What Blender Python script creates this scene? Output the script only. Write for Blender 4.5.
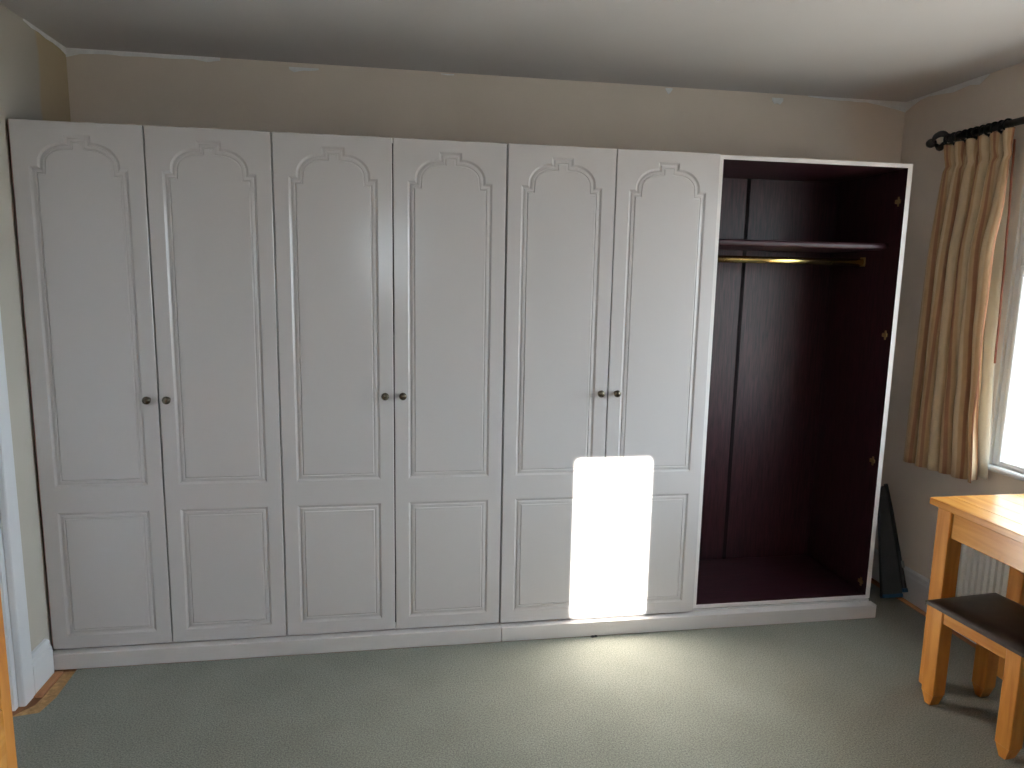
import bpy, bmesh, math, random
from mathutils import Vector, Matrix
from mathutils.geometry import tessellate_polygon
random.seed(7)
for o in list(bpy.data.objects):
    bpy.data.objects.remove(o, do_unlink=True)
scene = bpy.context.scene
COL = scene.collection
PI = math.pi

# ------------------------------------------------------------------ camera
def view_axes(yaw, pitch, roll):
    f = Vector((-math.sin(yaw) * math.cos(pitch), math.cos(yaw) * math.cos(pitch), math.sin(pitch)))
    r = Vector((math.cos(yaw), math.sin(yaw), 0))
    u = r.cross(f)
    c, s = math.cos(roll), math.sin(roll)
    return c * r + s * u, -s * r + c * u, f
R_, U_, F_ = view_axes(-0.1601, -0.1508, 0.0188)
cam_data = bpy.data.cameras.new('camera')
cam_data.sensor_width = 36
cam_data.lens = 36 * 699.6 / 1024
cam_data.clip_start = 0.05
cam = bpy.data.objects.new('camera', cam_data)
COL.objects.link(cam)
M_ = Matrix((R_, U_, -F_)).transposed().to_4x4()
M_.translation = Vector((1.404, -2.9104, 1.6091))
cam.matrix_world = M_
scene.camera = cam

# ------------------------------------------------------------------ sky, sun, exposure
SKY = 12.2
SUN = 122.0
world = bpy.data.worlds.new('world')
scene.world = world
world.use_nodes = True
bg = world.node_tree.nodes['Background']
bg.inputs['Color'].default_value = (0.80, 0.90, 1.0, 1)
bg.inputs['Strength'].default_value = SKY

REAR_Y = -5.0
SUN_WIN = (1.27, REAR_Y, 1.80)           # centre of the rear window
SUN_HIT = (2.325, 0.0, 0.462)            # centre of the patch on the doors
sun_dir = (Vector(SUN_HIT) - Vector(SUN_WIN)).normalized()
sd = bpy.data.lights.new('sun', 'SUN')
sd.energy = SUN
sd.angle = math.radians(0.53)
sd.color = (1.0, 0.94, 0.86)
sun = bpy.data.objects.new('sun', sd)
COL.objects.link(sun)
sun.rotation_euler = sun_dir.to_track_quat('-Z', 'Y').to_euler()
sun.location = (0, -8, 5)

vs = scene.view_settings
vs.view_transform = 'Standard'
vs.look = 'None'
vs.gamma = 1.0
vs.use_curve_mapping = False
vs.exposure = 0.0

# ------------------------------------------------------------------ materials
def mat(name, col, rough=0.6, spec=0.5, metal=0.0, noise=None, bump=None, coat=0.0):
    """noise=(scale, amount, detail) mottles the colour; bump=(scale, strength, distance)"""
    m = bpy.data.materials.new(name)
    m.use_nodes = True
    nt = m.node_tree
    b = nt.nodes['Principled BSDF']
    b.inputs['Roughness'].default_value = rough
    b.inputs['Metallic'].default_value = metal
    b.inputs['Specular IOR Level'].default_value = spec
    b.inputs['Coat Weight'].default_value = coat
    b.inputs['Base Color'].default_value = (*col, 1)
    tc = nt.nodes.new('ShaderNodeTexCoord')
    if noise:
        n = nt.nodes.new('ShaderNodeTexNoise')
        n.inputs['Scale'].default_value = noise[0]
        n.inputs['Detail'].default_value = noise[2] if len(noise) > 2 else 4
        nt.links.new(tc.outputs['Object'], n.inputs['Vector'])
        rp = nt.nodes.new('ShaderNodeValToRGB')
        rp.color_ramp.elements[0].position = 0.3
        rp.color_ramp.elements[1].position = 0.7
        a = noise[1]
        rp.color_ramp.elements[0].color = (*[c * (1 - a) for c in col], 1)
        rp.color_ramp.elements[1].color = (*[min(1, c * (1 + a)) for c in col], 1)
        nt.links.new(n.outputs['Fac'], rp.inputs['Fac'])
        nt.links.new(rp.outputs['Color'], b.inputs['Base Color'])
    if bump:
        n2 = nt.nodes.new('ShaderNodeTexNoise')
        n2.inputs['Scale'].default_value = bump[0]
        n2.inputs['Detail'].default_value = 3
        nt.links.new(tc.outputs['Object'], n2.inputs['Vector'])
        bp = nt.nodes.new('ShaderNodeBump')
        bp.inputs['Strength'].default_value = bump[1]
        bp.inputs['Distance'].default_value = bump[2]
        nt.links.new(n2.outputs['Fac'], bp.inputs['Height'])
        nt.links.new(bp.outputs['Normal'], b.inputs['Normal'])
    return m

def wood(name, dark, light, axis='Z', scale=9.0, rough=0.4, stretch=14.0, coat=0.0, spec=0.5):
    """streaky grain running along one object axis"""
    m = bpy.data.materials.new(name)
    m.use_nodes = True
    nt = m.node_tree
    b = nt.nodes['Principled BSDF']
    b.inputs['Roughness'].default_value = rough
    b.inputs['Coat Weight'].default_value = coat
    b.inputs['Coat Roughness'].default_value = 0.15
    b.inputs['Specular IOR Level'].default_value = spec
    tc = nt.nodes.new('ShaderNodeTexCoord')
    mp = nt.nodes.new('ShaderNodeMapping')
    s = [stretch] * 3
    s['XYZ'.index(axis)] = 1.0
    mp.inputs['Scale'].default_value = s
    nt.links.new(tc.outputs['Object'], mp.inputs['Vector'])
    n = nt.nodes.new('ShaderNodeTexNoise')
    n.inputs['Scale'].default_value = scale / 3
    n.inputs['Detail'].default_value = 6
    n.inputs['Distortion'].default_value = 0.6
    nt.links.new(mp.outputs['Vector'], n.inputs['Vector'])
    rp = nt.nodes.new('ShaderNodeValToRGB')
    rp.color_ramp.elements[0].position = 0.32
    rp.color_ramp.elements[1].position = 0.68
    rp.color_ramp.elements[0].color = (*dark, 1)
    rp.color_ramp.elements[1].color = (*light, 1)
    nt.links.new(n.outputs['Fac'], rp.inputs['Fac'])
    nt.links.new(rp.outputs['Color'], b.inputs['Base Color'])
    bp = nt.nodes.new('ShaderNodeBump')
    bp.inputs['Strength'].default_value = 0.15
    bp.inputs['Distance'].default_value = 0.001
    nt.links.new(n.outputs['Fac'], bp.inputs['Height'])
    nt.links.new(bp.outputs['Normal'], b.inputs['Normal'])
    return m

M = {}
M['door'] = mat('ivory_door_foil', (0.66, 0.625, 0.625), 0.17, 0.5, bump=(260, 0.05, 0.0003))
M['plinth'] = mat('ivory_plinth', (0.70, 0.66, 0.65), 0.45, noise=(6, 0.04), bump=(90, 0.05, 0.0006))
M['edge'] = mat('white_edging', (0.78, 0.74, 0.73), 0.45)
M['red_edge'] = mat('mahogany_edging', (0.48, 0.17, 0.14), 0.5)
M['wall'] = mat('beige_wall_paint', (0.83, 0.74, 0.655), 0.9, 0.2, noise=(2.2, 0.05), bump=(45, 0.12, 0.002))
M['ceiling'] = mat('ceiling_paint', (0.70, 0.68, 0.68), 0.95, 0.1, noise=(1.5, 0.04), bump=(70, 0.15, 0.002))
M['filler'] = mat('white_filler', (0.96, 0.96, 0.96), 0.9, 0.2, noise=(30, 0.08), bump=(60, 0.3, 0.002))
M['white_gloss'] = mat('white_gloss_paint', (0.78, 0.79, 0.82), 0.3, 0.5, bump=(40, 0.04, 0.001))
M['upvc'] = mat('white_window_plastic', (0.82, 0.82, 0.82), 0.3)
M['reveal'] = mat('white_reveal_paint', (0.80, 0.79, 0.76), 0.8, bump=(45, 0.1, 0.002))
M['pewter'] = mat('antique_brass_knob', (0.19, 0.16, 0.12), 0.26, 0.5, 0.9, noise=(120, 0.25))
M['brass'] = mat('brass', (0.75, 0.56, 0.22), 0.22, 0.5, 1.0, noise=(40, 0.08))
M['dull_brass'] = mat('dull_brass', (0.45, 0.34, 0.15), 0.4, 0.5, 0.9)
M['iron'] = mat('black_iron', (0.012, 0.012, 0.013), 0.45, 0.5, bump=(80, 0.2, 0.002))
M['leather'] = mat('dark_brown_leather', (0.030, 0.018, 0.013), 0.38, 0.5, noise=(25, 0.35), bump=(220, 0.35, 0.0012))
M['radiator'] = mat('radiator_enamel', (0.74, 0.74, 0.70), 0.4)
M['charcoal'] = mat('charcoal_board', (0.055, 0.062, 0.074), 0.55, noise=(14, 0.12))
M['black'] = mat('plain_black', (0.006, 0.006, 0.007), 0.6)
M['dark_joint'] = mat('dark_joint_strip', (0.010, 0.004, 0.006), 0.7, 0.2)
M['blue'] = mat('blue_plastic', (0.02, 0.10, 0.24), 0.45)
M['steel'] = mat('steel_clip', (0.5, 0.5, 0.5), 0.3, 0.5, 1.0)
M['brown_knob'] = mat('brown_knob', (0.14, 0.04, 0.025), 0.35)
M['lining'] = mat('cream_lining', (0.82, 0.80, 0.74), 0.9, 0.1)
M['paving'] = mat('grey_gravel', (0.21, 0.20, 0.185), 0.95, 0.1, noise=(3, 0.15))
_nt = M['lining'].node_tree
_tl = _nt.nodes.new('ShaderNodeBsdfTranslucent'); _tl.inputs['Color'].default_value = (0.85, 0.82, 0.76, 1)
_ms = _nt.nodes.new('ShaderNodeMixShader'); _ms.inputs[0].default_value = 0.45
_nt.links.new(_nt.nodes['Principled BSDF'].outputs[0], _ms.inputs[1]); _nt.links.new(_tl.outputs[0], _ms.inputs[2])
_nt.links.new(_ms.outputs[0], _nt.nodes['Material Output'].inputs['Surface'])
M['paper'] = mat('tan_underlay', (0.56, 0.34, 0.16), 0.9, 0.1, noise=(60, 0.25), bump=(80, 0.4, 0.003))
M['mahogany'] = wood('mahogany_laminate', (0.020, 0.006, 0.010), (0.060, 0.017, 0.025), 'Z', 26, 0.42, 16, spec=0.4)
M['mahogany_x'] = wood('mahogany_laminate_flat', (0.020, 0.006, 0.010), (0.060, 0.017, 0.025), 'X', 26, 0.42, 16, spec=0.4)
M['pine_z'] = wood('oiled_pine_upright', (0.50, 0.175, 0.028), (0.71, 0.315, 0.066), 'Z', 8, 0.35, 10)
M['pine_y'] = wood('oiled_pine_lengthwise', (0.52, 0.20, 0.038), (0.72, 0.345, 0.082), 'Y', 8, 0.24, 10, coat=0.15)
M['pine_x'] = wood('oiled_pine_across', (0.50, 0.175, 0.028), (0.71, 0.315, 0.066), 'X', 8, 0.35, 10)
M['board'] = wood('bare_floorboard', (0.20, 0.075, 0.025), (0.36, 0.15, 0.055), 'Y', 8, 0.7, 10)
M['gripper'] = wood('gripper_rod_wood', (0.50, 0.21, 0.10), (0.68, 0.34, 0.17), 'Y', 10, 0.8, 10)

# left wall: the strip next to the corner kept an older, yellower coat
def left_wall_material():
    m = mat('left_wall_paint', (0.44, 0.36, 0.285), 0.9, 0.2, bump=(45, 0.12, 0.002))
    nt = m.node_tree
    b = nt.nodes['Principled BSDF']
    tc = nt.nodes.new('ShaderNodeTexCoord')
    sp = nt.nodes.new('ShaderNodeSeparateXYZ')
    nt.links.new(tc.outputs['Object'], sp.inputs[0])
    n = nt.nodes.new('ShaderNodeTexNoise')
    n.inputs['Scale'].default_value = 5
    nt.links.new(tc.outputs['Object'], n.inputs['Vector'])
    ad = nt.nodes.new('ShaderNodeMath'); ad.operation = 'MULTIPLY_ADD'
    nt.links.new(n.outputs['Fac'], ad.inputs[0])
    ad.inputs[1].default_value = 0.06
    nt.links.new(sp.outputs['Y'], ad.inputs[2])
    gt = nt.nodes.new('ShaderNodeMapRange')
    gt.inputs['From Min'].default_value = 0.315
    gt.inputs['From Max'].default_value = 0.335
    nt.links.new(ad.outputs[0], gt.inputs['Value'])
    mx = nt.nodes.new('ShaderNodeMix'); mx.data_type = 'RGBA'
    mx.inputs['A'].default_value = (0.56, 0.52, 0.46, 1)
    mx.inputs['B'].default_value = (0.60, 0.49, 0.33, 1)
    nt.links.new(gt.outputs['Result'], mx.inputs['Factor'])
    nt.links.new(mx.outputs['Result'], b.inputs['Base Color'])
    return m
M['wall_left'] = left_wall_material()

def carpet_material():
    m = bpy.data.materials.new('sage_carpet')
    m.use_nodes = True
    nt = m.node_tree
    b = nt.nodes['Principled BSDF']
    b.inputs['Roughness'].default_value = 1.0
    b.inputs['Specular IOR Level'].default_value = 0.05
    b.inputs['Sheen Weight'].default_value = 0.25
    b.inputs['Sheen Roughness'].default_value = 0.6
    tc = nt.nodes.new('ShaderNodeTexCoord')
    n1 = nt.nodes.new('ShaderNodeTexNoise'); n1.inputs['Scale'].default_value = 190; n1.inputs['Detail'].default_value = 4
    n2 = nt.nodes.new('ShaderNodeTexNoise'); n2.inputs['Scale'].default_value = 4; n2.inputs['Detail'].default_value = 6
    for n in (n1, n2):
        nt.links.new(tc.outputs['Object'], n.inputs['Vector'])
    r1 = nt.nodes.new('ShaderNodeValToRGB')
    r1.color_ramp.elements[0].position = 0.3; r1.color_ramp.elements[1].position = 0.72
    r1.color_ramp.elements[0].color = (0.118, 0.124, 0.100, 1)
    r1.color_ramp.elements[1].color = (0.345, 0.342, 0.285, 1)
    nt.links.new(n1.outputs['Fac'], r1.inputs['Fac'])
    r2 = nt.nodes.new('ShaderNodeValToRGB')
    r2.color_ramp.elements[0].position = 0.3; r2.color_ramp.elements[1].position = 0.7
    r2.color_ramp.elements[0].color = (0.86, 0.86, 0.84, 1)
    r2.color_ramp.elements[1].color = (1.0, 1.0, 1.0, 1)
    nt.links.new(n2.outputs['Fac'], r2.inputs['Fac'])
    mx = nt.nodes.new('ShaderNodeMix'); mx.data_type = 'RGBA'; mx.blend_type = 'MULTIPLY'
    mx.inputs['Factor'].default_value = 1
    nt.links.new(r1.outputs['Color'], mx.inputs['A'])
    nt.links.new(r2.outputs['Color'], mx.inputs['B'])
    nt.links.new(mx.outputs['Result'], b.inputs['Base Color'])
    bp = nt.nodes.new('ShaderNodeBump')
    bp.inputs['Strength'].default_value = 0.5
    bp.inputs['Distance'].default_value = 0.003
    nt.links.new(n1.outputs['Fac'], bp.inputs['Height'])
    nt.links.new(bp.outputs['Normal'], b.inputs['Normal'])
    return m
M['carpet'] = carpet_material()

def glass_material():
    m = bpy.data.materials.new('window_glass')
    m.use_nodes = True
    nt = m.node_tree
    nt.nodes.remove(nt.nodes['Principled BSDF'])
    out = nt.nodes['Material Output']
    tr = nt.nodes.new('ShaderNodeBsdfTransparent')
    tr.inputs['Color'].default_value = (0.95, 0.97, 0.96, 1)
    gl = nt.nodes.new('ShaderNodeBsdfGlossy')
    gl.inputs['Roughness'].default_value = 0.02
    lw = nt.nodes.new('ShaderNodeLayerWeight')
    lw.inputs['Blend'].default_value = 0.5
    pw = nt.nodes.new('ShaderNodeMath'); pw.operation = 'POWER'; pw.inputs[1].default_value = 5.0
    nt.links.new(lw.outputs['Facing'], pw.inputs[0])
    fr = nt.nodes.new('ShaderNodeMath'); fr.operation = 'MULTIPLY_ADD'
    fr.inputs[1].default_value = 0.9; fr.inputs[2].default_value = 0.04
    nt.links.new(pw.outputs[0], fr.inputs[0])
    mx = nt.nodes.new('ShaderNodeMixShader')
    nt.links.new(fr.outputs[0], mx.inputs[0])
    nt.links.new(tr.outputs[0], mx.inputs[1])
    nt.links.new(gl.outputs[0], mx.inputs[2])
    nt.links.new(mx.outputs[0], out.inputs['Surface'])
    return m
M['glass'] = glass_material()

def curtain_material():
    """cream cotton with woven rust and tan vertical stripes (u runs across the cloth)"""
    m = bpy.data.materials.new('striped_curtain_cloth')
    m.use_nodes = True
    nt = m.node_tree
    b = nt.nodes['Principled BSDF']
    b.inputs['Roughness'].default_value = 0.95
    b.inputs['Specular IOR Level'].default_value = 0.1
    uv = nt.nodes.new('ShaderNodeUVMap'); uv.uv_map = 'UVMap'
    sp = nt.nodes.new('ShaderNodeSeparateXYZ')
    nt.links.new(uv.outputs['UV'], sp.inputs[0])
    mu = nt.nodes.new('ShaderNodeMath'); mu.operation = 'MULTIPLY'; mu.inputs[1].default_value = 9.55
    nt.links.new(sp.outputs['X'], mu.inputs[0])
    fr = nt.nodes.new('ShaderNodeMath'); fr.operation = 'FRACT'
    nt.links.new(mu.outputs[0], fr.inputs[0])
    rp = nt.nodes.new('ShaderNodeValToRGB')
    cr = rp.color_ramp
    cream = (0.88, 0.69, 0.46, 1); tan = (0.72, 0.48, 0.28, 1); rust = (0.50, 0.25, 0.15, 1)
    cr.elements[0].position = 0.0; cr.elements[0].color = cream
    cr.elements[1].position = 1.0; cr.elements[1].color = cream
    for p, c in ((0.26, cream), (0.32, tan), (0.46, tan), (0.50, rust), (0.60, rust), (0.64, tan), (0.74, tan), (0.80, cream)):
        e = cr.elements.new(p); e.color = c
    nt.links.new(fr.outputs[0], rp.inputs['Fac'])
    n = nt.nodes.new('ShaderNodeTexNoise'); n.inputs['Scale'].default_value = 60
    mp = nt.nodes.new('ShaderNodeMapping'); mp.inputs['Scale'].default_value = (1, 1, 0.3)
    tc = nt.nodes.new('ShaderNodeTexCoord')
    nt.links.new(tc.outputs['Object'], mp.inputs[0]); nt.links.new(mp.outputs[0], n.inputs['Vector'])
    mx = nt.nodes.new('ShaderNodeMix'); mx.data_type = 'RGBA'; mx.blend_type = 'MULTIPLY'
    mx.inputs['Factor'].default_value = 0.25
    nt.links.new(rp.outputs['Color'], mx.inputs['A'])
    nt.links.new(n.outputs['Fac'], mx.inputs['B'])
    nt.links.new(mx.outputs['Result'], b.inputs['Base Color'])
    tl = nt.nodes.new('ShaderNodeBsdfTranslucent')
    nt.links.new(mx.outputs['Result'], tl.inputs['Color'])
    ms = nt.nodes.new('ShaderNodeMixShader'); ms.inputs[0].default_value = 0.16
    nt.links.new(b.outputs[0], ms.inputs[1]); nt.links.new(tl.outputs[0], ms.inputs[2])
    nt.links.new(ms.outputs[0], nt.nodes['Material Output'].inputs['Surface'])
    return m
M['curtain'] = curtain_material()
M['hem'] = mat('rust_hem', (0.22, 0.08, 0.055), 0.95, 0.1)

# ------------------------------------------------------------------ mesh helpers
def add_box(bm, x0, x1, y0, y1, z0, z1, bev=0.0, seg=1):
    vs_ = [bm.verts.new(p) for p in ((x0, y0, z0), (x1, y0, z0), (x1, y1, z0), (x0, y1, z0),
                                     (x0, y0, z1), (x1, y0, z1), (x1, y1, z1), (x0, y1, z1))]
    fs = [bm.faces.new([vs_[i] for i in q]) for q in ((3, 2, 1, 0), (4, 5, 6, 7), (0, 1, 5, 4), (1, 2, 6, 5), (2, 3, 7, 6), (3, 0, 4, 7))]
    if bev > 0:
        es = list({e for f in fs for e in f.edges})
        bmesh.ops.bevel(bm, geom=es, offset=bev, segments=seg, affect='EDGES', profile=0.5)

def box(x0, x1, y0, y1, z0, z1, bev=0.0, seg=1):
    bm = bmesh.new(); add_box(bm, x0, x1, y0, y1, z0, z1, bev, seg); return bm

def add_prism(bm, poly, z0, z1, axis='Z'):
    """poly of 2-D points extruded; axis is the extrusion axis"""
    def P(a, b, c):
        return {'Z': (a, b, c), 'Y': (a, c, b), 'X': (c, a, b)}[axis]
    lo = [bm.verts.new(P(a, b, z0)) for a, b in poly]
    hi = [bm.verts.new(P(a, b, z1)) for a, b in poly]
    n = len(poly)
    bm.faces.new(lo[::-1]); bm.faces.new(hi)
    for i in range(n):
        bm.faces.new((lo[i], lo[(i + 1) % n], hi[(i + 1) % n], hi[i]))
    bmesh.ops.recalc_face_normals(bm, faces=bm.faces[:])

def add_tube(bm, pts, rad, n=10, cap=True):
    pts = [Vector(p) for p in pts]
    rings = []
    for i, p in enumerate(pts):
        t = (pts[min(i + 1, len(pts) - 1)] - pts[max(i - 1, 0)]).normalized()
        ref = Vector((0, 0, 1)) if abs(t.z) < 0.9 else Vector((1, 0, 0))
        a = t.cross(ref).normalized(); b2 = t.cross(a)
        r = rad[i] if isinstance(rad, (list, tuple)) else rad
        rings.append([bm.verts.new(p + r * (math.cos(2 * PI * k / n) * a + math.sin(2 * PI * k / n) * b2)) for k in range(n)])
    for A, B in zip(rings, rings[1:]):
        for k in range(n):
            f = bm.faces.new((A[k], A[(k + 1) % n], B[(k + 1) % n], B[k])); f.smooth = True
    if cap:
        bm.faces.new(rings[0][::-1]); bm.faces.new(rings[-1])
    bmesh.ops.recalc_face_normals(bm, faces=bm.faces[:])

def add_torus(bm, c, axis_rot, R, r, n=16, m=8):
    rings = []
    for i in range(n):
        a = 2 * PI * i / n
        ring = []
        for j in range(m):
            b2 = 2 * PI * j / m
            p = Vector(((R + r * math.cos(b2)) * math.cos(a), (R + r * math.cos(b2)) * math.sin(a), r * math.sin(b2)))
            ring.append(bm.verts.new(axis_rot @ p + Vector(c)))
        rings.append(ring)
    for i in range(n):
        for j in range(m):
            f = bm.faces.new((rings[i][j], rings[(i + 1) % n][j], rings[(i + 1) % n][(j + 1) % m], rings[i][(j + 1) % m])); f.smooth = True
    bmesh.ops.recalc_face_normals(bm, faces=bm.faces[:])

def lathe_y(bm, prof, c, n=20):
    """prof = [(radius, y)] turned about a y-parallel axis through c"""
    rings = []
    for r, y in prof:
        if r < 1e-6:
            rings.append([bm.verts.new((c[0], c[1] + y, c[2]))])
        else:
            rings.append([bm.verts.new((c[0] + r * math.cos(2 * PI * k / n), c[1] + y, c[2] + r * math.sin(2 * PI * k / n))) for k in range(n)])
    for A, B in zip(rings, rings[1:]):
        for k in range(n):
            a = A[k % len(A)]; a2 = A[(k + 1) % len(A)]; b2 = B[k % len(B)]; b3 = B[(k + 1) % len(B)]
            vs2 = []
            for v in (a, a2, b3, b2):
                if v not in vs2: vs2.append(v)
            if len(vs2) > 2:
                f = bm.faces.new(vs2); f.smooth = True
    bmesh.ops.recalc_face_normals(bm, faces=bm.faces[:])

def obj(name, bm, m, parent=None, loc=None):
    me = bpy.data.meshes.new(name)
    bm.normal_update(); bm.to_mesh(me); bm.free()
    if m is not None:
        me.materials.append(m)
    o = bpy.data.objects.new(name, me)
    COL.objects.link(o)
    if parent: o.parent = parent
    if loc: o.location = loc
    return o

def thing(name, label, cat, loc=(0, 0, 0), rotz=0.0, group=None):
    o = bpy.data.objects.new(name, None)
    COL.objects.link(o)
    o.empty_display_size = 0.1
    o.location = loc; o.rotation_euler = (0, 0, rotz)
    return tag(o, label, cat, group)

def tag(o, label, cat, group=None):
    o['label'] = label; o['category'] = cat
    if group: o['group'] = group
    return o

def struct(name, bm, m, label=None, parent=None):
    o = obj(name, bm, m, parent)
    o['kind'] = 'structure'
    if label: o['label'] = label
    return o

# ------------------------------------------------------------------ the room
XL, XR, YB, HC = -0.012, 4.017, 0.55, 2.552
T = 0.25
# floor of bare boards under the carpet
floor = struct('floor', box(XL - T, XR + T, REAR_Y - T, YB + T, -0.22, -0.012), M['board'])
ceiling = struct('ceiling', box(XL - T, XR + T, REAR_Y - T, YB + T, HC, HC + 0.2), M['ceiling'])
wall_back = struct('wall_back', box(XL - T, XR + T, YB, YB + T, -0.012, HC), M['wall'])
# rear wall (behind the camera) with a narrow window
bm = bmesh.new()
wx, wz = SUN_WIN[0], SUN_WIN[2]
RW = (wx - 0.194, wx + 0.186, wz - 0.376, wz + 0.402)
add_box(bm, XL - T, RW[0], REAR_Y - 0.2, REAR_Y, -0.012, HC)
add_box(bm, RW[1], XR + T, REAR_Y - 0.2, REAR_Y, -0.012, HC)
add_box(bm, RW[0], RW[1], REAR_Y - 0.2, REAR_Y, -0.012, RW[2])
add_box(bm, RW[0], RW[1], REAR_Y - 0.2, REAR_Y, RW[3], HC)
wall_rear = struct('wall_rear', bm, M['wall'])
# left wall with a doorway
DY0, DY1, DH = -1.03, -0.252, 2.0
bm = bmesh.new()
add_box(bm, XL - T, XL, DY1, YB, -0.012, HC)
add_box(bm, XL - T, XL, REAR_Y, DY0, -0.012, HC)
add_box(bm, XL - T, XL, DY0, DY1, DH, HC)
wall_left = struct('wall_left', bm, M['wall_left'])
# right wall with the window opening
WY0, WY1, WZ0, WZ1 = -2.68, -0.222, 0.80, 2.13
bm = bmesh.new()
add_box(bm, XR, XR + T, WY1, YB, -0.012, HC)
add_box(bm, XR, XR + T, REAR_Y, WY0, -0.012, HC)
for a_, b_ in ((WY0, WY1),):
    add_box(bm, XR, XR + T, a_, b_, -0.012, WZ0)
    add_box(bm, XR, XR + T, a_, b_, WZ1, HC)
wall_right = struct('wall_right', bm, M['wall'])
# filler patches left where the coving was taken down (ragged thin skims)
def skim(pts, normal, parent, th=0.003):
    bm = bmesh.new()
    n = Vector(normal)
    a = [bm.verts.new(Vector(p)) for p in pts]
    b2 = [bm.verts.new(Vector(p) + n * th) for p in pts]
    k = len(pts)
    bm.faces.new(a[::-1]); bm.faces.new(b2)
    for i in range(k):
        bm.faces.new((a[i], a[(i + 1) % k], b2[(i + 1) % k], b2[i]))
    bmesh.ops.recalc_face_normals(bm, faces=bm.faces[:])
    return obj('filler_patch', bm, M['filler'], parent)

def ragged(x0, x1, ztop, hs):
    n = len(hs)
    up = [(x0 + (x1 - x0) * i / (n - 1), ztop) for i in range(n)]
    dn = [(x0 + (x1 - x0) * i / (n - 1), ztop - h) for i, h in enumerate(hs)][::-1]
    return up + dn
for x0, x1, zt, hs in (
        (0.0 + XL, 0.62, HC, (.038, .022, .018, .016, .020, .017, .016, .018, .016, .013, .022, .012)),
        (0.915, 1.045, 2.532, (.010, .022, .016, .012, .012, .010, .006)),
        (2.70, 2.735, 2.546, (.006, .022, .030, .020, .008)),
        (3.265, 3.325, 2.532, (.012, .030, .026, .032, .014)),
        (3.46, XR, HC, (.004, .008, .010, .014, .012, .016, .014, .022, .030, .040, .052))):
    skim([(x, YB, z) for x, z in ragged(x0, x1, zt, hs)], (0, -1, 0), wall_back)
skim([(XR, y, z) for y, z in ragged(YB, 0.02, HC, (.050, .030, .014, .010, .016, .022, .030, .026, .022, .034, .004))], (-1, 0, 0), wall_right)
skim([(XL, y, z) for y, z in ragged(YB, 0.20, HC, (.030, .020, .016, .018, .012, .014, .006))], (1, 0, 0), wall_left)
skim([(x, YB - .0 , z) for x, z in ragged(1.60, 1.66, 2.545, (.003, .006, .004))], (0, -1, 0), wall_back)

# skirting boards with a moulded top
def skirting(name, p0, p1, normal, h=0.15, th=0.016):
    p0, p1, n = Vector(p0), Vector(p1), Vector(normal)
    prof = [(0, 0), (th, 0), (th, h - 0.04), (th * 0.8, h - 0.03), (th * 0.75, h - 0.012), (th * 0.4, h - 0.003), (0.0, h)]
    bm = bmesh.new()
    A = [bm.verts.new(p0 + n * a + Vector((0, 0, z - 0.012))) for a, z in prof]
    B = [bm.verts.new(p1 + n * a + Vector((0, 0, z - 0.012))) for a, z in prof]
    k = len(prof)
    bm.faces.new(A); bm.faces.new(B[::-1])
    for i in range(k):
        bm.faces.new((A[i], B[i], B[(i + 1) % k], A[(i + 1) % k]))
    bmesh.ops.recalc_face_normals(bm, faces=bm.faces[:])
    return struct(name, bm, M['white_gloss'])
skirting('baseboard_left', (XL, -0.180, 0), (XL, -0.030, 0), (1, 0, 0), 0.155, 0.026)
skirting('baseboard_left', (XL, REAR_Y + 0.02, 0), (XL, -1.102, 0), (1, 0, 0), 0.155, 0.026)
skirting('baseboard_right', (XR, REAR_Y + 0.02, 0), (XR, YB - 0.02, 0), (-1, 0, 0), 0.165)
skirting('baseboard_back', (3.70, YB, 0), (XR, YB, 0), (0, -1, 0), 0.165)
skirting('baseboard_rear', (XL, REAR_Y, 0), (XR, REAR_Y, 0), (0, 1, 0), 0.165)

# carpet: cut short of the walls near the two visible skirtings
CP = [(0.098, -0.028), (0.106, -0.224), (0.090, -0.318), (-0.010, -0.335), (-0.010, REAR_Y + 0.03),
      (XR - 0.018, REAR_Y + 0.03), (XR - 0.018, -1.4), (3.955, -0.6), (3.945, 0.10), (3.93, 0.50), (3.70, 0.50), (3.70, -0.026)]
bm = bmesh.new()
add_prism(bm, CP, -0.0115, 0.0)
carpet = tag(obj('carpet', bm, M['carpet']), 'sage green fitted carpet covering the bedroom floor', 'carpet')
# gripper rods and the bared strip beside the skirting
bm = bmesh.new()
add_prism(bm, [(0.016, -0.028), (0.046, -0.028), (0.046, -0.20), (0.016, -0.20)], -0.0115, -0.004)
obj('gripper_rod', bm, M['gripper'], floor)
bm = bmesh.new()
add_prism(bm, [(0.050, -0.028), (0.112, -0.028), (0.118, -0.224), (0.10, -0.325), (0.0, -0.345), (0.0, -0.31), (0.045, -0.25), (0.05, -0.2)], -0.0118, -0.0085)
obj('underlay_strip', bm, M['paper'], floor)
bm = bmesh.new()
add_prism(bm, [(3.962, -1.2), (3.99, -1.2), (3.985, 0.16), (3.957, 0.16)], -0.0115, -0.004)
obj('gripper_rod', bm, M['gripper'], floor)

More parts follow.
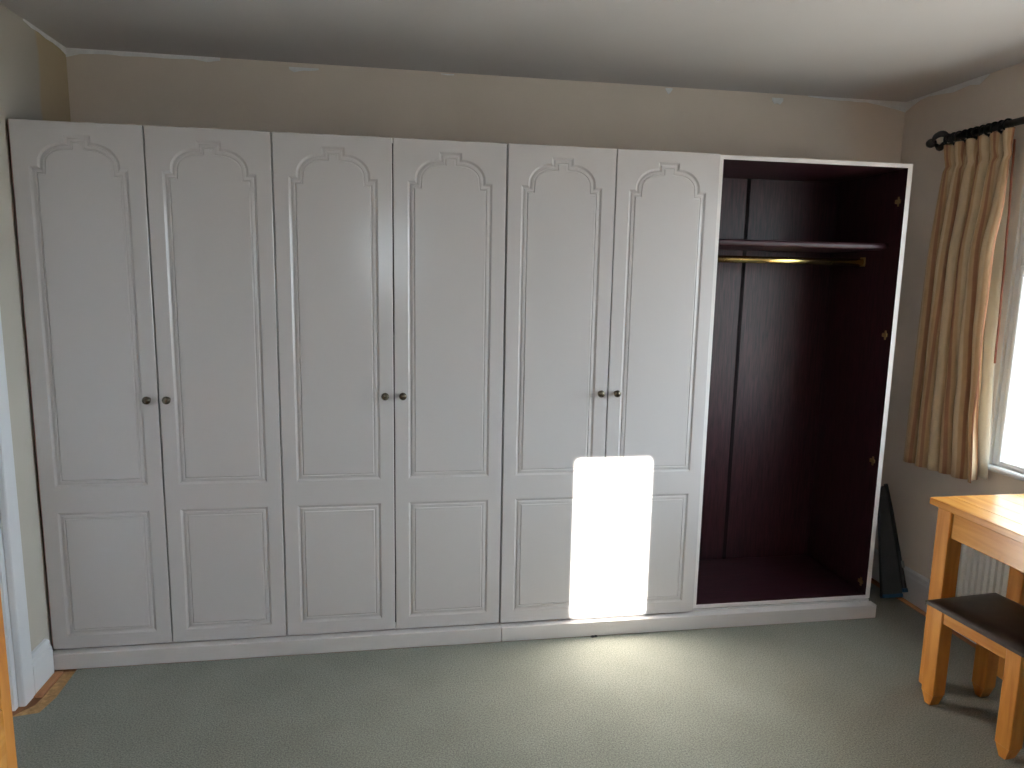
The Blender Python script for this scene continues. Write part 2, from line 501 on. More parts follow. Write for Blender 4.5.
# door_1 in the left wall: white panelled leaf, jamb and architrave, brown knob
d = thing('door_1', 'white panelled door with a brown knob in the left wall', 'door')
d['kind'] = 'structure'
bm = bmesh.new()
add_box(bm, XL - 0.060, XL - 0.022, DY0 + 0.03, DY1 - 0.024, 0.004, DH - 0.03, 0.002)
leaf = obj('door_leaf', bm, M['white_gloss'], d)
for (a, b2) in ((0.14, 0.60), (0.98, 1.86)):
    for (p, q) in ((DY0 + 0.13, DY0 + 0.35), (DY1 - 0.34, DY1 - 0.125)):
        bm = bmesh.new()
        for (y0, y1, z0, z1) in ((p, q, a, a + .016), (p, q, b2 - .016, b2), (p, p + .016, a, b2), (q - .016, q, a, b2)):
            add_box(bm, XL - 0.023, XL - 0.016, y0, y1, z0, z1, 0.003)
        obj('panel_moulding', bm, M['white_gloss'], leaf)
bm = bmesh.new()
add_box(bm, XL - T + 0.05, XL, DY1 - 0.024, DY1, -0.012, DH)
add_box(bm, XL - T + 0.05, XL, DY0, DY0 + 0.028, -0.012, DH)
add_box(bm, XL - T + 0.05, XL, DY0 + 0.028, DY1 - 0.024, DH - 0.028, DH)
add_box(bm, XL - 0.075, XL - 0.061, DY1 - 0.036, DY1 - 0.024, -0.012, DH - .03)
obj('jamb', bm, M['white_gloss'], d)
bm = bmesh.new()
lathe_y(bm, [(0.0, 0.0), (0.022, 0.0), (0.022, -0.004), (0.009, -0.008), (0.009, -0.026), (0.020, -0.034), (0.026, -0.046), (0.022, -0.058), (0.010, -0.064), (0, -0.065)], (0, 0, 0))
kb = obj('knob', bm, M['brown_knob'], d)
kb.rotation_euler = (0, 0, PI / 2); kb.location = (XL - 0.022, -0.335, 0.962)
bm = bmesh.new()
for (y0, y1, z0, z1) in ((DY1 - 0.004, DY1 + 0.072, -0.012, DH + 0.072), (DY0 - 0.072, DY0 + 0.004, -0.012, DH + 0.072), (DY0 + 0.004, DY1 - 0.004, DH - 0.004, DH + 0.072)):
    add_box(bm, XL, XL + 0.027, y0, y1, z0, z1, 0.006, 2)
struct('trim_1', bm, M['white_gloss'])

# window_1 in the right wall: white plastic casements
def casement_window(name, WY0, WY1):
    w1 = bpy.data.objects.new(name, None); COL.objects.link(w1); w1['kind'] = 'structure'
    FX0, FX1 = XR + 0.012, XR + 0.062
    F = 0.026
    bm = bmesh.new()
    yy0, yy1 = WY0 + 0.006, WY1 - 0.006
    zz0, zz1 = WZ0 + 0.001, WZ1 - 0.006
    for (y0, y1, z0, z1) in ((yy0, yy0 + F, zz0, zz1), (yy1 - F, yy1, zz0, zz1), (yy0 + F, yy1 - F, zz0, zz0 + F), (yy0 + F, yy1 - F, zz1 - F, zz1)):
        add_box(bm, FX0, FX1, y0, y1, z0, z1, 0.004)
    bays = 4
    bw = (yy1 - yy0 - F) / bays
    for i in range(1, bays):
        y = yy0 + i * bw
        add_box(bm, FX0, FX1, y, y + F, zz0 + F, zz1 - F, 0.004)
    obj('window_frame', bm, M['upvc'], w1)
    TR = 1.70
    for i in range(bays):
        y0 = yy0 + i * bw + F; y1 = yy0 + (i + 1) * bw
        obj('transom', box(FX0, FX1, y0, y1, TR, TR + F, 0.004), M['upvc'], w1)
        for (z0, z1) in ((zz0 + F, TR), (TR + F, zz1 - F)):
            bm = bmesh.new()
            S = 0.020
            for (a, b2, c, e) in ((y0, y0 + S, z0, z1), (y1 - S, y1, z0, z1), (y0 + S, y1 - S, z0, z0 + S), (y0 + S, y1 - S, z1 - S, z1)):
                add_box(bm, FX0 - 0.004, FX1 - 0.012, a, b2, c, e, 0.004)
            c_ = obj('casement', bm, M['upvc'], w1)
            obj('pane', box(FX0 + 0.02, FX0 + 0.026, y0 + S - .005, y1 - S + .005, z0 + S - .005, z1 - S + .005), M['glass'], c_)
    obj('window_sill', box(XR - 0.028, FX0 - 0.0005, WY0 + 0.002, WY1 - 0.002, WZ0, WZ0 + 0.022, 0.006), M['white_gloss'], w1)
    bm = bmesh.new()
    add_box(bm, XR + 0.001, XR + T, WY1 - 0.006, WY1, WZ0 + .022, WZ1)
    add_box(bm, XR + 0.001, XR + T, WY0, WY0 + 0.006, WZ0 + .022, WZ1)
    add_box(bm, XR + 0.001, XR + T, WY0 + .006, WY1 - .006, WZ1 - 0.006, WZ1)
    obj('window_reveal', bm, M['reveal'], w1)
casement_window('window_1', WY0, WY1)

# window_2 in the rear wall, behind the camera: the sun comes in through it
w2 = bpy.data.objects.new('window_2', None); COL.objects.link(w2); w2['kind'] = 'structure'
bm = bmesh.new()
f2 = 0.022
for (x0, x1, z0, z1) in ((RW[0], RW[0] + f2, RW[2], RW[3]), (RW[1] - f2, RW[1], RW[2], RW[3]), (RW[0] + f2, RW[1] - f2, RW[2], RW[2] + f2), (RW[0] + f2, RW[1] - f2, RW[3] - f2, RW[3])):
    add_box(bm, x0, x1, REAR_Y - 0.12, REAR_Y - 0.07, z0, z1, 0.003)
obj('window_frame', bm, M['upvc'], w2)
obj('pane', box(RW[0] + f2 - .004, RW[1] - f2 + .004, REAR_Y - 0.098, REAR_Y - 0.092, RW[2] + f2 - .004, RW[3] - f2 + .004), M['glass'], w2)
obj('window_sill', box(RW[0] - 0.03, RW[1] + 0.03, REAR_Y, REAR_Y + 0.03, RW[2] - 0.025, RW[2] - 0.003, 0.005), M['white_gloss'], w2)

# pale gravel outside
struct('ground', box(-40, 40, -40, 40, -0.75, -0.60), M['paving'])

# ------------------------------------------------------------------ wardrobes
P = 0.92
WH = 2.146                      # carcass top
CB = 0.080                      # carcass underside
CY0, CY1 = 0.020, 0.535
ZB, ZT = 0.076, 2.1465          # doors
DW = 0.4545

def arch_outline(w):
    """outer line of the cathedral-top panel, centred on w / 2"""
    c = w / 2
    l, b, sh = c - 0.171, 0.757, 1.984
    pts = [(l, b), (l, sh), (l + 0.028, sh)]
    ax, az = l + 0.028, sh
    ex, ez = c - 0.046, 2.074
    for i in range(1, 9):
        a = PI / 2 * i / 8
        pts.append((ax + (ex - ax) * (1 - math.cos(a)), az + 0.008 + (ez - az - 0.008) * math.sin(a)))
    pts += [(c - 0.046, 2.100)]
    right = [(2 * c - x, z) for x, z in pts[::-1]]
    return pts + right

def rect_outline(w):
    c = w / 2
    return [(c - 0.171, 0.130), (c - 0.171, 0.652), (c + 0.171, 0.652), (c + 0.171, 0.130)]

def inset(poly, d):
    """offset a clockwise (x, z) polygon inwards with mitred corners"""
    out = []
    n = len(poly)
    for i in range(n):
        p0, p1, p2 = Vector(poly[i - 1]), Vector(poly[i]), Vector(poly[(i + 1) % n])
        e1 = (p1 - p0).normalized(); e2 = (p2 - p1).normalized()
        n1 = Vector((e1.y, -e1.x)); n2 = Vector((e2.y, -e2.x))
        m_ = (n1 + n2)
        m_ = m_ / max(0.3, m_.dot(n1)) if m_.length > 1e-6 else n1
        out.append(tuple(p1 + m_ * d))
    return out

PROFILE = [(0.0, 0.0), (0.0075, 0.0058), (0.0118, 0.0062), (0.0136, 0.0024), (0.0220, 0.0014), (0.0236, 0.0042), (0.0270, 0.0036), (0.0295, 0.0)]

def door_mesh(w):
    bm = bmesh.new()
    th = 0.018
    cz = 0.0025
    outer = [(cz, ZB + cz), (cz, ZT - cz), (w - cz, ZT - cz), (w - cz, ZB + cz)]
    holes = [arch_outline(w), rect_outline(w)]
    # face between the border and the two routed panels
    loops = [outer] + holes
    v3 = [[Vector((x, z, 0)) for x, z in l] for l in loops]
    tris = tessellate_polygon(v3)
    flat = [bm.verts.new((x, 0.0, z)) for l in loops for x, z in l]
    for t in tris:
        try: bm.faces.new([flat[i] for i in t])
        except ValueError: pass
    # grooves
    idx = len(outer)
    for h in holes:
        ring = flat[idx:idx + len(h)]; idx += len(h)
        for (d0, y0) in PROFILE[1:]:
            nxt = [bm.verts.new((x, y0, z)) for x, z in inset(h, d0)]
            for i in range(len(h)):
                j = (i + 1) % len(h)
                bm.faces.new((ring[i], ring[j], nxt[j], nxt[i]))
            ring = nxt
        inner = inset(h, PROFILE[-1][0])
        for t in tessellate_polygon([[Vector((x, z, 0)) for x, z in inner]]):
            bm.faces.new([ring[i] for i in t])
    # chamfer, sides and back
    oc = flat[:4]
    rim = [bm.verts.new((x, 0.0025, z)) for x, z in ((0, ZB), (0, ZT), (w, ZT), (w, ZB))]
    bk = [bm.verts.new((x, th, z)) for x, z in ((0, ZB), (0, ZT), (w, ZT), (w, ZB))]
    for A, B in ((oc, rim), (rim, bk)):
        for i in range(4):
            bm.faces.new((A[i], A[(i + 1) % 4], B[(i + 1) % 4], B[i]))
    bm.faces.new(bk)
    bmesh.ops.recalc_face_normals(bm, faces=bm.faces[:])
    me = bpy.data.meshes.new('door')
    bm.to_mesh(me); bm.free()
    me.materials.append(M['door'])
    return me
DOOR = door_mesh(DW)
bm = bmesh.new()
lathe_y(bm, [(0.0095, 0.0), (0.0095, -0.003), (0.0055, -0.005), (0.0050, -0.014), (0.0085, -0.017), (0.0140, -0.020), (0.0160, -0.0245), (0.0150, -0.0295), (0.0110, -0.0330), (0.0050, -0.0345), (0.0, -0.0347)], (0, 0, 0))
ko = obj('knob', bm, M['pewter']); KNOB = ko.data
bpy.data.objects.remove(ko)

def mesh_child(name, me, parent, loc=(0, 0, 0), rotz=0):
    o = bpy.data.objects.new(name, me); COL.objects.link(o); o.parent = parent
    o.location = loc; o.rotation_euler = (0, 0, rotz)
    return o

def carcass(t, left_edge=True, w=0.917):
    pt = 0.018
    def panel(name, x0, x1, z0, z1, m, edge=True, y1=CY1):
        p = obj(name, box(x0, x1, CY0 + 0.0012, y1, z0, z1, 0.0006), m, t)
        if edge:
            obj('edge_strip', box(x0, x1, CY0, CY0 + 0.0012, z0, z1), M['edge'], p)
        else:
            obj('edge_strip', box(x0, x1, CY0, CY0 + 0.0012, z0, z1), M['red_edge'], p)
        return p
    L = panel('side_panel', 0, pt, CB, WH, M['mahogany'], left_edge)
    Rp = panel('side_panel', w - pt, w, CB, WH, M['mahogany'])
    panel('top_panel', pt, w - pt, WH - pt, WH, M['mahogany_x'])
    panel('base_panel', pt, w - pt, CB, CB + pt, M['mahogany_x'])
    return L, Rp, w, pt

spec = (('wardrobe unit with two ivory arch-panelled doors, standing against the left wall', -0.009, (0.0, 0.0)),
        ('wardrobe unit with two ivory arch-panelled doors, second from the left wall', P, (0.0, 0.0)),
        ('wardrobe unit with sunlit ivory doors, beside the open doorless unit', 2 * P, (0.0, 0.0)))
for i, (lab, x, rz) in enumerate(spec):
    t = thing('wardrobe', lab, 'wardrobe', (x, 0, 0), 0, 'fitted wardrobe units along the back wall')
    wi = 0.9265 if i == 0 else 0.917
    carcass(t, i > 0, wi)
    obj('back_panel', box(0.018, wi - 0.018, CY1 - 0.006, CY1, CB + 0.018, WH - 0.018), M['mahogany'], t)
    off = 0.009 if i == 0 else 0.0
    xa = 0.0015 + off; xb = 0.4605 if i != 0 else 0.4705
    yj = (0.0008, 0.0, 0.0004, 0.0012, 0.0, 0.0006)
    a = mesh_child('door', DOOR, t, (xa, yj[2 * i], 0))
    b2 = mesh_child('door', DOOR, t, (xb, yj[2 * i + 1], 0))
    kz = (1.107, 1.115, 1.119)[i]
    mesh_child('knob', KNOB, a, (DW - 0.034, 0, kz))
    mesh_child('knob', KNOB, b2, (0.034, 0, kz))

t = thing('wardrobe', 'open doorless wardrobe unit with dark mahogany interior, brass rail and shelf', 'wardrobe', (3 * P + 0.0, 0, 0), 0, 'fitted wardrobe units along the back wall')
L, Rp, w, pt = carcass(t)
obj('bounce_panel', box(w + 0.0003, w + 0.0045, CY0, CY1, CB, WH), M['edge'], t)  # unseen white outer face, added to bounce light onto the right wall
L['label'] = 'mahogany side panel with white front edge'
# the back is two sheets with an H joint between them
jx = 0.402
obj('back_panel', box(pt, jx - 0.004, CY1 - 0.006, CY1, CB + pt, WH - pt), M['mahogany'], t)
obj('back_panel', box(jx + 0.004, w - pt, CY1 - 0.006, CY1, CB + pt, WH - pt), M['mahogany'], t)
obj('joint_strip', box(jx - 0.010, jx + 0.010, CY1 - 0.0085, CY1 - 0.0062, CB + pt, WH - pt, 0.0008), M['dark_joint'], t)
bm = bmesh.new()
add_box(bm, pt, w - pt, 0.105, CY1 - 0.0062, 1.770, 1.800, 0.011, 3)
obj('shelf', bm, M['mahogany_x'], t)
bm = bmesh.new(); add_tube(bm, [(pt + 0.003, 0.275, 1.716), (w - pt - 0.003, 0.275, 1.716)], 0.0125, 16)
for v in bm.verts:
    v.co.z = 1.716 + (v.co.z - 1.716) * 1.35
rail = obj('hanging_rail', bm, M['brass'], t)
for x in (pt, w - pt - 0.004):
    bm = bmesh.new(); add_box(bm, x, x + 0.004, 0.255, 0.295, 1.695, 1.740, 0.0015)
    obj('rail_bracket', bm, M['dull_brass'], rail)
for z in (1.985, 1.375, 0.767, 0.152):
    for x, p in ((w - pt - 0.008, Rp), (pt, L)):
        bm = bmesh.new()
        add_box(bm, x, x + 0.008, 0.045, 0.078, z - 0.009, z + 0.009, 0.002)
        add_box(bm, x + 0.002, x + 0.006, 0.052, 0.064, z - 0.022, z + 0.022, 0.0015)
        obj('hinge_plate', bm, M['dull_brass'], p)

# plinths (two lengths) running under the wardrobes
for (x0, x1, lab) in ((0.0, 1.842, 'ivory plinth under the closed wardrobes, starting at the left wall'),
                      (1.8435, 3.688, 'ivory plinth under the sunlit doors and the open wardrobe')):
    bm = bmesh.new()
    add_box(bm, x0, x1, -0.028, 0.019, 0.0005, 0.068, 0.003, 2)
    add_box(bm, x0 + 0.002, x1 - 0.01, 0.019, 0.06, 0.0005, 0.0755)
    tag(obj('plinth', bm, M['plinth']), lab, 'plinth', 'wardrobe plinth lengths')

# ------------------------------------------------------------------ curtain and pole
PX, PZ = XR - 0.095, 2.283
pole = thing('curtain_pole', 'black iron curtain pole with twisted cage finial above the window', 'curtain pole', (PX, 0.10, PZ))
bm = bmesh.new(); add_tube(bm, [(0, 0, 0), (0, -3.05, 0)], 0.0150, 16)
obj('pole', bm, M['iron'], pole)
fin = bpy.data.objects.new('finial_tmp', None)
bm = bmesh.new()
for k in range(2):
    pts = []
    for i in range(13):
        s = i / 12
        r = 0.006 + 0.026 * math.sin(PI * s) ** 0.9
        a = PI / 2 + k * PI + 1.3 * (s - 0.45)
        pts.append((r * math.cos(a), 0.016 + 0.092 * s, r * math.sin(a)))
    add_tube(bm, pts, [0.006 + 0.0085 * math.sin(PI * q / 12) for q in range(13)], 8)
lathe_y(bm, [(0.0, -0.002), (0.016, -0.002), (0.018, 0.006), (0.014, 0.014), (0.008, 0.022), (0.0, 0.024)], (0, 0, 0), 14)
lathe_y(bm, [(0.0, 0.098), (0.014, 0.102), (0.0205, 0.113), (0.0215, 0.124), (0.017, 0.137), (0.008, 0.145), (0.0, 0.147)], (0, 0, 0), 14)
obj('finial', bm, M['iron'], pole)
bpy.data.objects.remove(fin)
bm = bmesh.new()
add_tube(bm, [(0.0, -0.035, -0.016), (0.05, -0.035, -0.022), (0.092, -0.035, -0.02)], 0.007, 8)
add_box(bm, 0.089, 0.0945, -0.058, -0.012, -0.06, 0.03, 0.002)
obj('bracket', bm, M['iron'], pole)

def edge_y(z, tab=((2.30, -0.230), (1.97, -0.226), (1.77, -0.205), (1.47, -0.215), (1.10, -0.240), (0.70, -0.280))):
    for (za, ya), (zb_, yb_) in zip(tab, tab[1:]):
        if z >= zb_:
            t_ = min(1, (za - z) / (za - zb_))
            t_ = t_ * t_ * (3 - 2 * t_)
            return ya + (yb_ - ya) * t_
    return tab[-1][1]

def curtain_surface():
    """pinch-pleated cloth; returns grid of points [row][col] and uvs"""
    NU, NV = 132, 46
    folds = 5.5
    zt, zb, zp = 2.256, 0.742, 2.165
    rows = []
    for j in range(NV + 1):
        v = j / NV
        vv = v ** 1.35
        z = zt + (zb - zt) * vv
        drop = (zt - z) / (zt - zb)
        if z > zp:                      # heading
            s = (zt - z) / (zt - zp)
            amp = 0.024 * (1 - 0.62 * s)
        else:
            s = min(1, (zp - z) / 0.45)
            amp = 0.009 + 0.030 * s ** 0.7
        y0 = 0.128 + 0.030 * drop
        y1 = edge_y(z)
        row = []
        for i in range(NU + 1):
            u = i / NU
            ph = 2 * PI * folds * u
            wob = 0.9 * math.sin(3.1 * u * PI + 1.2) * drop + 0.5 * math.sin(7 * u + 4 * drop) * drop
            w_ = math.sin(ph + wob)
            w_ = math.copysign(abs(w_) ** 0.75, w_)
            x = PX + 0.010 - amp * w_ + 0.006 * math.sin(9 * u + 2.0) * drop
            y = y0 + (y1 - y0) * u + 0.42 * amp * math.cos(ph + wob)
            if z > zp - 0.03:           # pinch gathers
                g = math.exp(-((z - zp) / 0.014) ** 2)
                x += 0.008 * g * math.sin(3 * ph) + 0.010 * g
            zz = z - 0.018 * drop * (0.5 - 0.9 * u) + (0.010 * u if j < 2 else 0)
            row.append((x, y, zz))
        rows.append(row)
    return rows, NU, NV

def sheet_object(name, rows, NU, NV, m, parent, thick):
    verts = [p for r in rows for p in r]
    faces = []
    for j in range(NV):
        for i in range(NU):
            a = j * (NU + 1) + i
            faces.append((a, a + 1, a + NU + 2, a + NU + 1))
    me = bpy.data.meshes.new(name)
    me.from_pydata(verts, [], faces)
    uvl = me.uv_layers.new(name='UVMap')
    for poly in me.polygons:
        for li in poly.loop_indices:
            vi = me.loops[li].vertex_index
            uvl.data[li].uv = ((vi % (NU + 1)) / NU, (vi // (NU + 1)) / NV)
        poly.use_smooth = True
    me.materials.append(m)
    o = bpy.data.objects.new(name, me); COL.objects.link(o); o.parent = parent
    sol = o.modifiers.new('thickness', 'SOLIDIFY'); sol.thickness = thick; sol.offset = 0
    return o
cur = thing('curtain', 'cream and rust striped pinch-pleat curtain hanging beside the window', 'curtain')
rows, NU, NV = curtain_surface()
sheet_object('curtain_cloth', rows, NU, NV, M['curtain'], cur, 0.0016)
# lining: hangs behind the cloth, swings clear of it towards the bottom
lin = []
for j, r in enumerate(rows):
    drop = j / NV
    lr = []
    for i in range(41):
        u = i / 40
        ye = edge_y(r[0][2], ((2.30, -0.192), (2.12, -0.199), (1.90, -0.211), (1.64, -0.222), (1.42, -0.229), (0.70, -0.268)))
        y = 0.105 - 0.01 * drop
        y += (ye - y) * u
        x = PX + 0.058 + 0.005 * math.sin(u * 22)
        lr.append((x, y, r[0][2] - 0.006 + (0.03 if j == NV else 0)))
    lin.append(lr)
lin_o = sheet_object('curtain_lining', lin[2:], 40, NV - 2, M['lining'], cur, 0.0012)
# turned leading edge
bm = bmesh.new()
ed = [lin[j][40] for j in range(2, NV + 1)]
add_tube(bm, [(p[0] - 0.002, p[1] - 0.002, p[2]) for p in ed if p[2] > 1.25], 0.0045, 6)
obj('hem', bm, M['hem'], cur)
for k in range(11):
    y = 0.112 - 0.0325 * k
    bm = bmesh.new()
    add_torus(bm, (PX, y, PZ - 0.0025), Matrix.Rotation(PI / 2, 3, 'X') @ Matrix.Rotation(0.12 * math.sin(k * 2.3), 3, 'Y'), 0.0225, 0.0045, 18, 8)
    add_tube(bm, [(PX, y, PZ - 0.026), (PX + 0.002, y, PZ - 0.034)], 0.0022, 6)
    obj('curtain_ring', bm, M['iron'], cur)

# ------------------------------------------------------------------ radiator below the window
rad = thing('radiator', 'white ribbed panel radiator on the wall behind the table', 'radiator', (XR, -0.70, 0.12))
RY0, RY1 = 0.56, -0.60          # local y
bm = bmesh.new()
npr = 36
pts = []
H0, H1 = 0.0, 0.50
yv = RY0
pit = (RY0 - RY1) / npr
prof = []
for i in range(npr):
    y = RY0 - i * pit
    prof += [(y, 0.0), (y - pit * 0.28, 0.0), (y - pit * 0.40, -0.009), (y - pit * 0.88, -0.009)]
prof.append((RY1, 0.0))
fr1 = [[bm.verts.new((-0.056 + dx * s, y, z)) for (y, dx) in prof] for z, s in ((H0, 0), (H0 + .03, 0), (H0 + 0.05, 1), (H1 - 0.05, 1), (H1 - .03, 0), (H1, 0))]
for A, B in zip(fr1, fr1[1:]):
    for i in range(len(prof) - 1):
        bm.faces.new((A[i], A[i + 1], B[i + 1], B[i]))
add_box(bm, -0.0555, -0.040, RY1, RY0, H0, H1, 0.003)
bmesh.ops.recalc_face_normals(bm, faces=bm.faces[:])
obj('ribbed_panel', bm, M['radiator'], rad)
for y in (RY0 - 0.12, RY1 + 0.12):
    obj('wall_bracket', box(-0.040, -0.0003, y - 0.015, y + 0.015, H0 + 0.08, H1 - 0.08), M['radiator'], rad)
bm = bmesh.new(); add_tube(bm, [(-0.048, RY0 + 0.02, -0.12), (-0.048, RY0 + 0.02, 0.03), (-0.048, RY0 - 0.005, 0.035)], 0.0075, 10)
obj('pipe', bm, M['steel'], rad)

# ------------------------------------------------------------------ pine table
tb = thing('table', 'orange pine table with square legs standing under the window', 'table', (3.475, -0.53, 0))
TD, TLn = 0.470, 1.25
TH = 0.781
pl = 5
for i in range(pl):                       # glued-up top boards
    x0 = TD * i / pl; x1 = TD * (i + 1) / pl
    obj('top_board', box(x0 + (0 if i == 0 else .0003), x1 - (0 if i == pl - 1 else .0003), -TLn, 0, TH - 0.028, TH, 0.0022 if i in (0, pl - 1) else 0.0006, 1), M['pine_y'], tb)
LG = 0.066
for (x, y) in ((0.022, -0.022 - LG), (TD - 0.022 - LG, -0.022 - LG), (0.022, -TLn + 0.022), (TD - 0.022 - LG, -TLn + 0.022)):
    obj('leg', box(x, x + LG, y, y + LG, 0.0005, TH - 0.0285, 0.004, 2), M['pine_z'], tb)
for x in (0.034, TD - 0.034 - 0.022):
    obj('apron', box(x, x + 0.022, -TLn + 0.022 + LG, -0.022 - LG, TH - 0.14, TH - 0.0285, 0.002), M['pine_y'], tb)
for y in (-0.034 - 0.022, -TLn + 0.034):
    obj('apron', box(0.022 + LG, TD - 0.022 - LG, y, y + 0.022, TH - 0.14, TH - 0.0285, 0.002), M['pine_x'], tb)

# ------------------------------------------------------------------ stool with a leather seat
st = thing('stool', 'pine stool with dark brown leather seat in front of the table', 'stool', (3.398, -0.655, 0), math.radians(5.0))
SW, SL, SH = 0.325, 0.400, 0.430
bm = bmesh.new()
NX = NY = 14
top = []
for j in range(NY + 1):
    row = []
    for i in range(NX + 1):
        u, v = i / NX, j / NY
        ed_ = min(u, 1 - u, v, 1 - v)
        z = SH - 0.020 + 0.020 * (1 - (1 - min(1, ed_ / 0.16)) ** 2.5) + 0.004 * math.sin(PI * u) * math.sin(PI * v)
        row.append(bm.verts.new((u * SW, -v * SL, z)))
    top.append(row)
for j in range(NY):
    for i in range(NX):
        f = bm.faces.new((top[j][i], top[j][i + 1], top[j + 1][i + 1], top[j + 1][i])); f.smooth = True
rim = [top[0][i] for i in range(NX + 1)] + [top[j][NX] for j in range(1, NY + 1)] + [top[NY][i] for i in range(NX - 1, -1, -1)] + [top[j][0] for j in range(NY - 1, 0, -1)]
low = [bm.verts.new((v.co.x, v.co.y, SH - 0.032)) for v in rim]
for i in range(len(rim)):
    j = (i + 1) % len(rim)
    bm.faces.new((rim[i], rim[j], low[j], low[i]))
bm.faces.new(low)
bmesh.ops.recalc_face_normals(bm, faces=bm.faces[:])
obj('seat', bm, M['leather'], st)
SG = 0.058
def stool_leg(x, y):
    bm = bmesh.new()
    zt = SH - 0.0325
    add_box(bm, x, x + SG, y, y + SG, 0.045, zt, 0.003)
    lo = [(x + .003, y + .003), (x + SG - .003, y + .003), (x + SG - .003, y + SG - .003), (x + .003, y + SG - .003)]
    c = (x + SG / 2, y + SG / 2)
    a = [bm.verts.new((p, q, 0.0455)) for p, q in lo]
    b2 = [bm.verts.new((c[0] + (p - c[0]) * .8, c[1] + (q - c[1]) * 0.45, 0.0005)) for p, q in lo]
    for i in range(4):
        bm.faces.new((a[i], a[(i + 1) % 4], b2[(i + 1) % 4], b2[i]))
    bm.faces.new(b2); bm.faces.new(a)
    bmesh.ops.recalc_face_normals(bm, faces=bm.faces[:])
    return obj('leg', bm, M['pine_z'], st)
ins = 0.012
for x in (ins, SW - ins - SG):
    for y in (-ins - SG, -SL + ins):
        stool_leg(x, y)
for x in (ins + 0.006, SW - ins - 0.028):
    obj('apron', box(x, x + 0.022, -SL + ins + SG, -ins - SG, SH - 0.084, SH - 0.0325, 0.002), M['pine_y'], st)
for y in (-ins - 0.028, -SL + ins + 0.006):
    obj('apron', box(ins + SG, SW - ins - SG, y, y + 0.022, SH - 0.084, SH - 0.0325, 0.002), M['pine_x'], st)

# ------------------------------------------------------------------ folded boards leaning in the corner
lean = thing('folded_board', 'dark grey folded board with blue feet leaning in the corner beside wardrobe', 'board', (3.895, 0.15, 0.003))
lean_ang = math.atan2(0.227, 0.545)
def leaning(name, poly, y0, y1, m, par):
    bm = bmesh.new()
    add_prism(bm, poly, y0, y1, 'Y')
    bmesh.ops.bevel(bm, geom=bm.edges[:], offset=0.003, segments=1, affect='EDGES')
    o = obj(name, bm, m, par)
    return o
hold = []
hold.append(leaning('board_panel', [(-0.050, 0.012), (0.070, 0.012), (0.078, 0.545), (0.066, 0.580), (0.030, 0.55)], -0.020, 0.002, M['charcoal'], lean))
hold.append(leaning('board_panel', [(0.084, 0.040), (0.106, 0.040), (0.104, 0.45), (0.098, 0.590), (0.086, 0.590)], -0.012, 0.012, M['charcoal'], lean))
hold.append(leaning('gap_shade_strip', [(0.0705, 0.02), (0.0835, 0.03), (0.0855, 0.575), (0.0785, 0.575)], -0.004, 0.010, M['black'], lean))  # shade in the slit between the panels, put in as a black strip
hold.append(leaning('foot', [(-0.046, 0.006), (0.068, 0.006), (0.069, 0.024), (-0.048, 0.024)], -0.025, 0.007, M['blue'], hold[0]))
hold.append(leaning('foot', [(0.080, 0.028), (0.107, 0.028), (0.107, 0.048), (0.080, 0.048)], -0.017, 0.017, M['blue'], hold[1]))
hold.append(leaning('clip', [(0.094, 0.150), (0.108, 0.150), (0.108, 0.185), (0.094, 0.185)], -0.021, -0.011, M['steel'], hold[1]))
lean.rotation_euler = (-lean_ang, 0, 0)

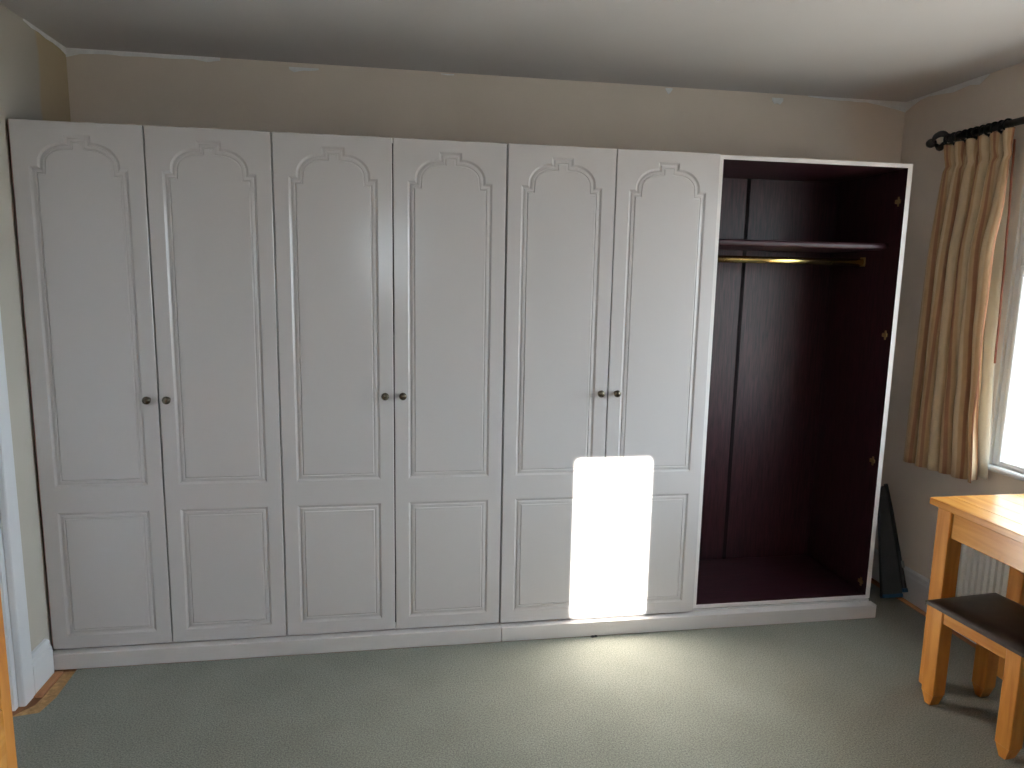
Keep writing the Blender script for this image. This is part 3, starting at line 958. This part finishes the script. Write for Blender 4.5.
# ------------------------------------------------------------------ pine chest of drawers at the left edge
ch = thing('chest_of_drawers', 'orange pine chest at the bottom left edge, beside the white door', 'chest', (0.018, -1.105, 0))
CD, CL, CH = 0.410, 0.85, 1.04
obj('side_panel', box(0, CD - 0.02, -0.02, 0, 0.0005, CH - 0.024, 0.002), M['pine_z'], ch)
obj('side_panel', box(0, CD - 0.02, -CL, -CL + 0.02, 0.0005, CH - 0.024, 0.002), M['pine_z'], ch)
obj('back_panel', box(0.0, 0.008, -CL + 0.0205, -0.0205, 0.05, CH - 0.03), M['pine_z'], ch)
obj('top', box(-0.004, CD + 0.002, -CL - 0.002, 0.002, CH - 0.0235, CH, 0.006, 2), M['pine_y'], ch)
for y in (-0.045, -CL):
    obj('front_post', box(CD - 0.0195, CD, y, y + 0.045, 0.0005, CH - 0.024, 0.002), M['pine_z'], ch)
zr = [0.07, 0.31, 0.55, 0.77, CH - 0.036]
for z in zr:
    obj('rail', box(CD - 0.0195, CD - 0.001, -CL + 0.0455, -0.0455, z - 0.011, z + 0.011), M['pine_y'], ch)
obj('kick_board', box(CD - 0.0195, CD - 0.006, -CL + 0.0455, -0.0455, 0.0005, 0.058), M['pine_y'], ch)
for z0, z1 in zip(zr, zr[1:]):
    dr = obj('drawer', box(CD - 0.26, CD + 0.006, -CL + 0.049, -0.049, z0 + 0.0135, z1 - 0.0135, 0.003), M['pine_y'], ch)
    for y in (-0.22, -CL + 0.22):
        bm = bmesh.new()
        lathe_y(bm, [(0.010, 0), (0.008, -0.010), (0.017, -0.018), (0.019, -0.026), (0.012, -0.033), (0, -0.035)], (0, 0, 0), 14)
        k = obj('knob', bm, M['pine_x'], dr)
        k.rotation_euler = (0, 0, PI / 2); k.location = (CD + 0.006, y, (z0 + z1) / 2)

# tiny scrap at the foot of the plinth
bm = bmesh.new()
bmesh.ops.create_icosphere(bm, subdivisions=2, radius=1, matrix=Matrix.Translation((0, 0, 0.004)) @ Matrix.Diagonal((0.011, 0.006, 0.0042, 1)))
bmesh.ops.create_icosphere(bm, subdivisions=2, radius=1, matrix=Matrix.Translation((0.014, 0.001, 0.0042)) @ Matrix.Diagonal((0.008, 0.005, 0.0046, 1)))
for v in bm.verts:
    v.co += Vector((random.uniform(-1, 1), random.uniform(-1, 1), 0)) * 0.0009
tag(obj('fluff_scrap', bm, M['black'], None, (2.262, -0.038, 0.0)), 'tiny dark scrap lying on the carpet at the plinth', 'scrap')
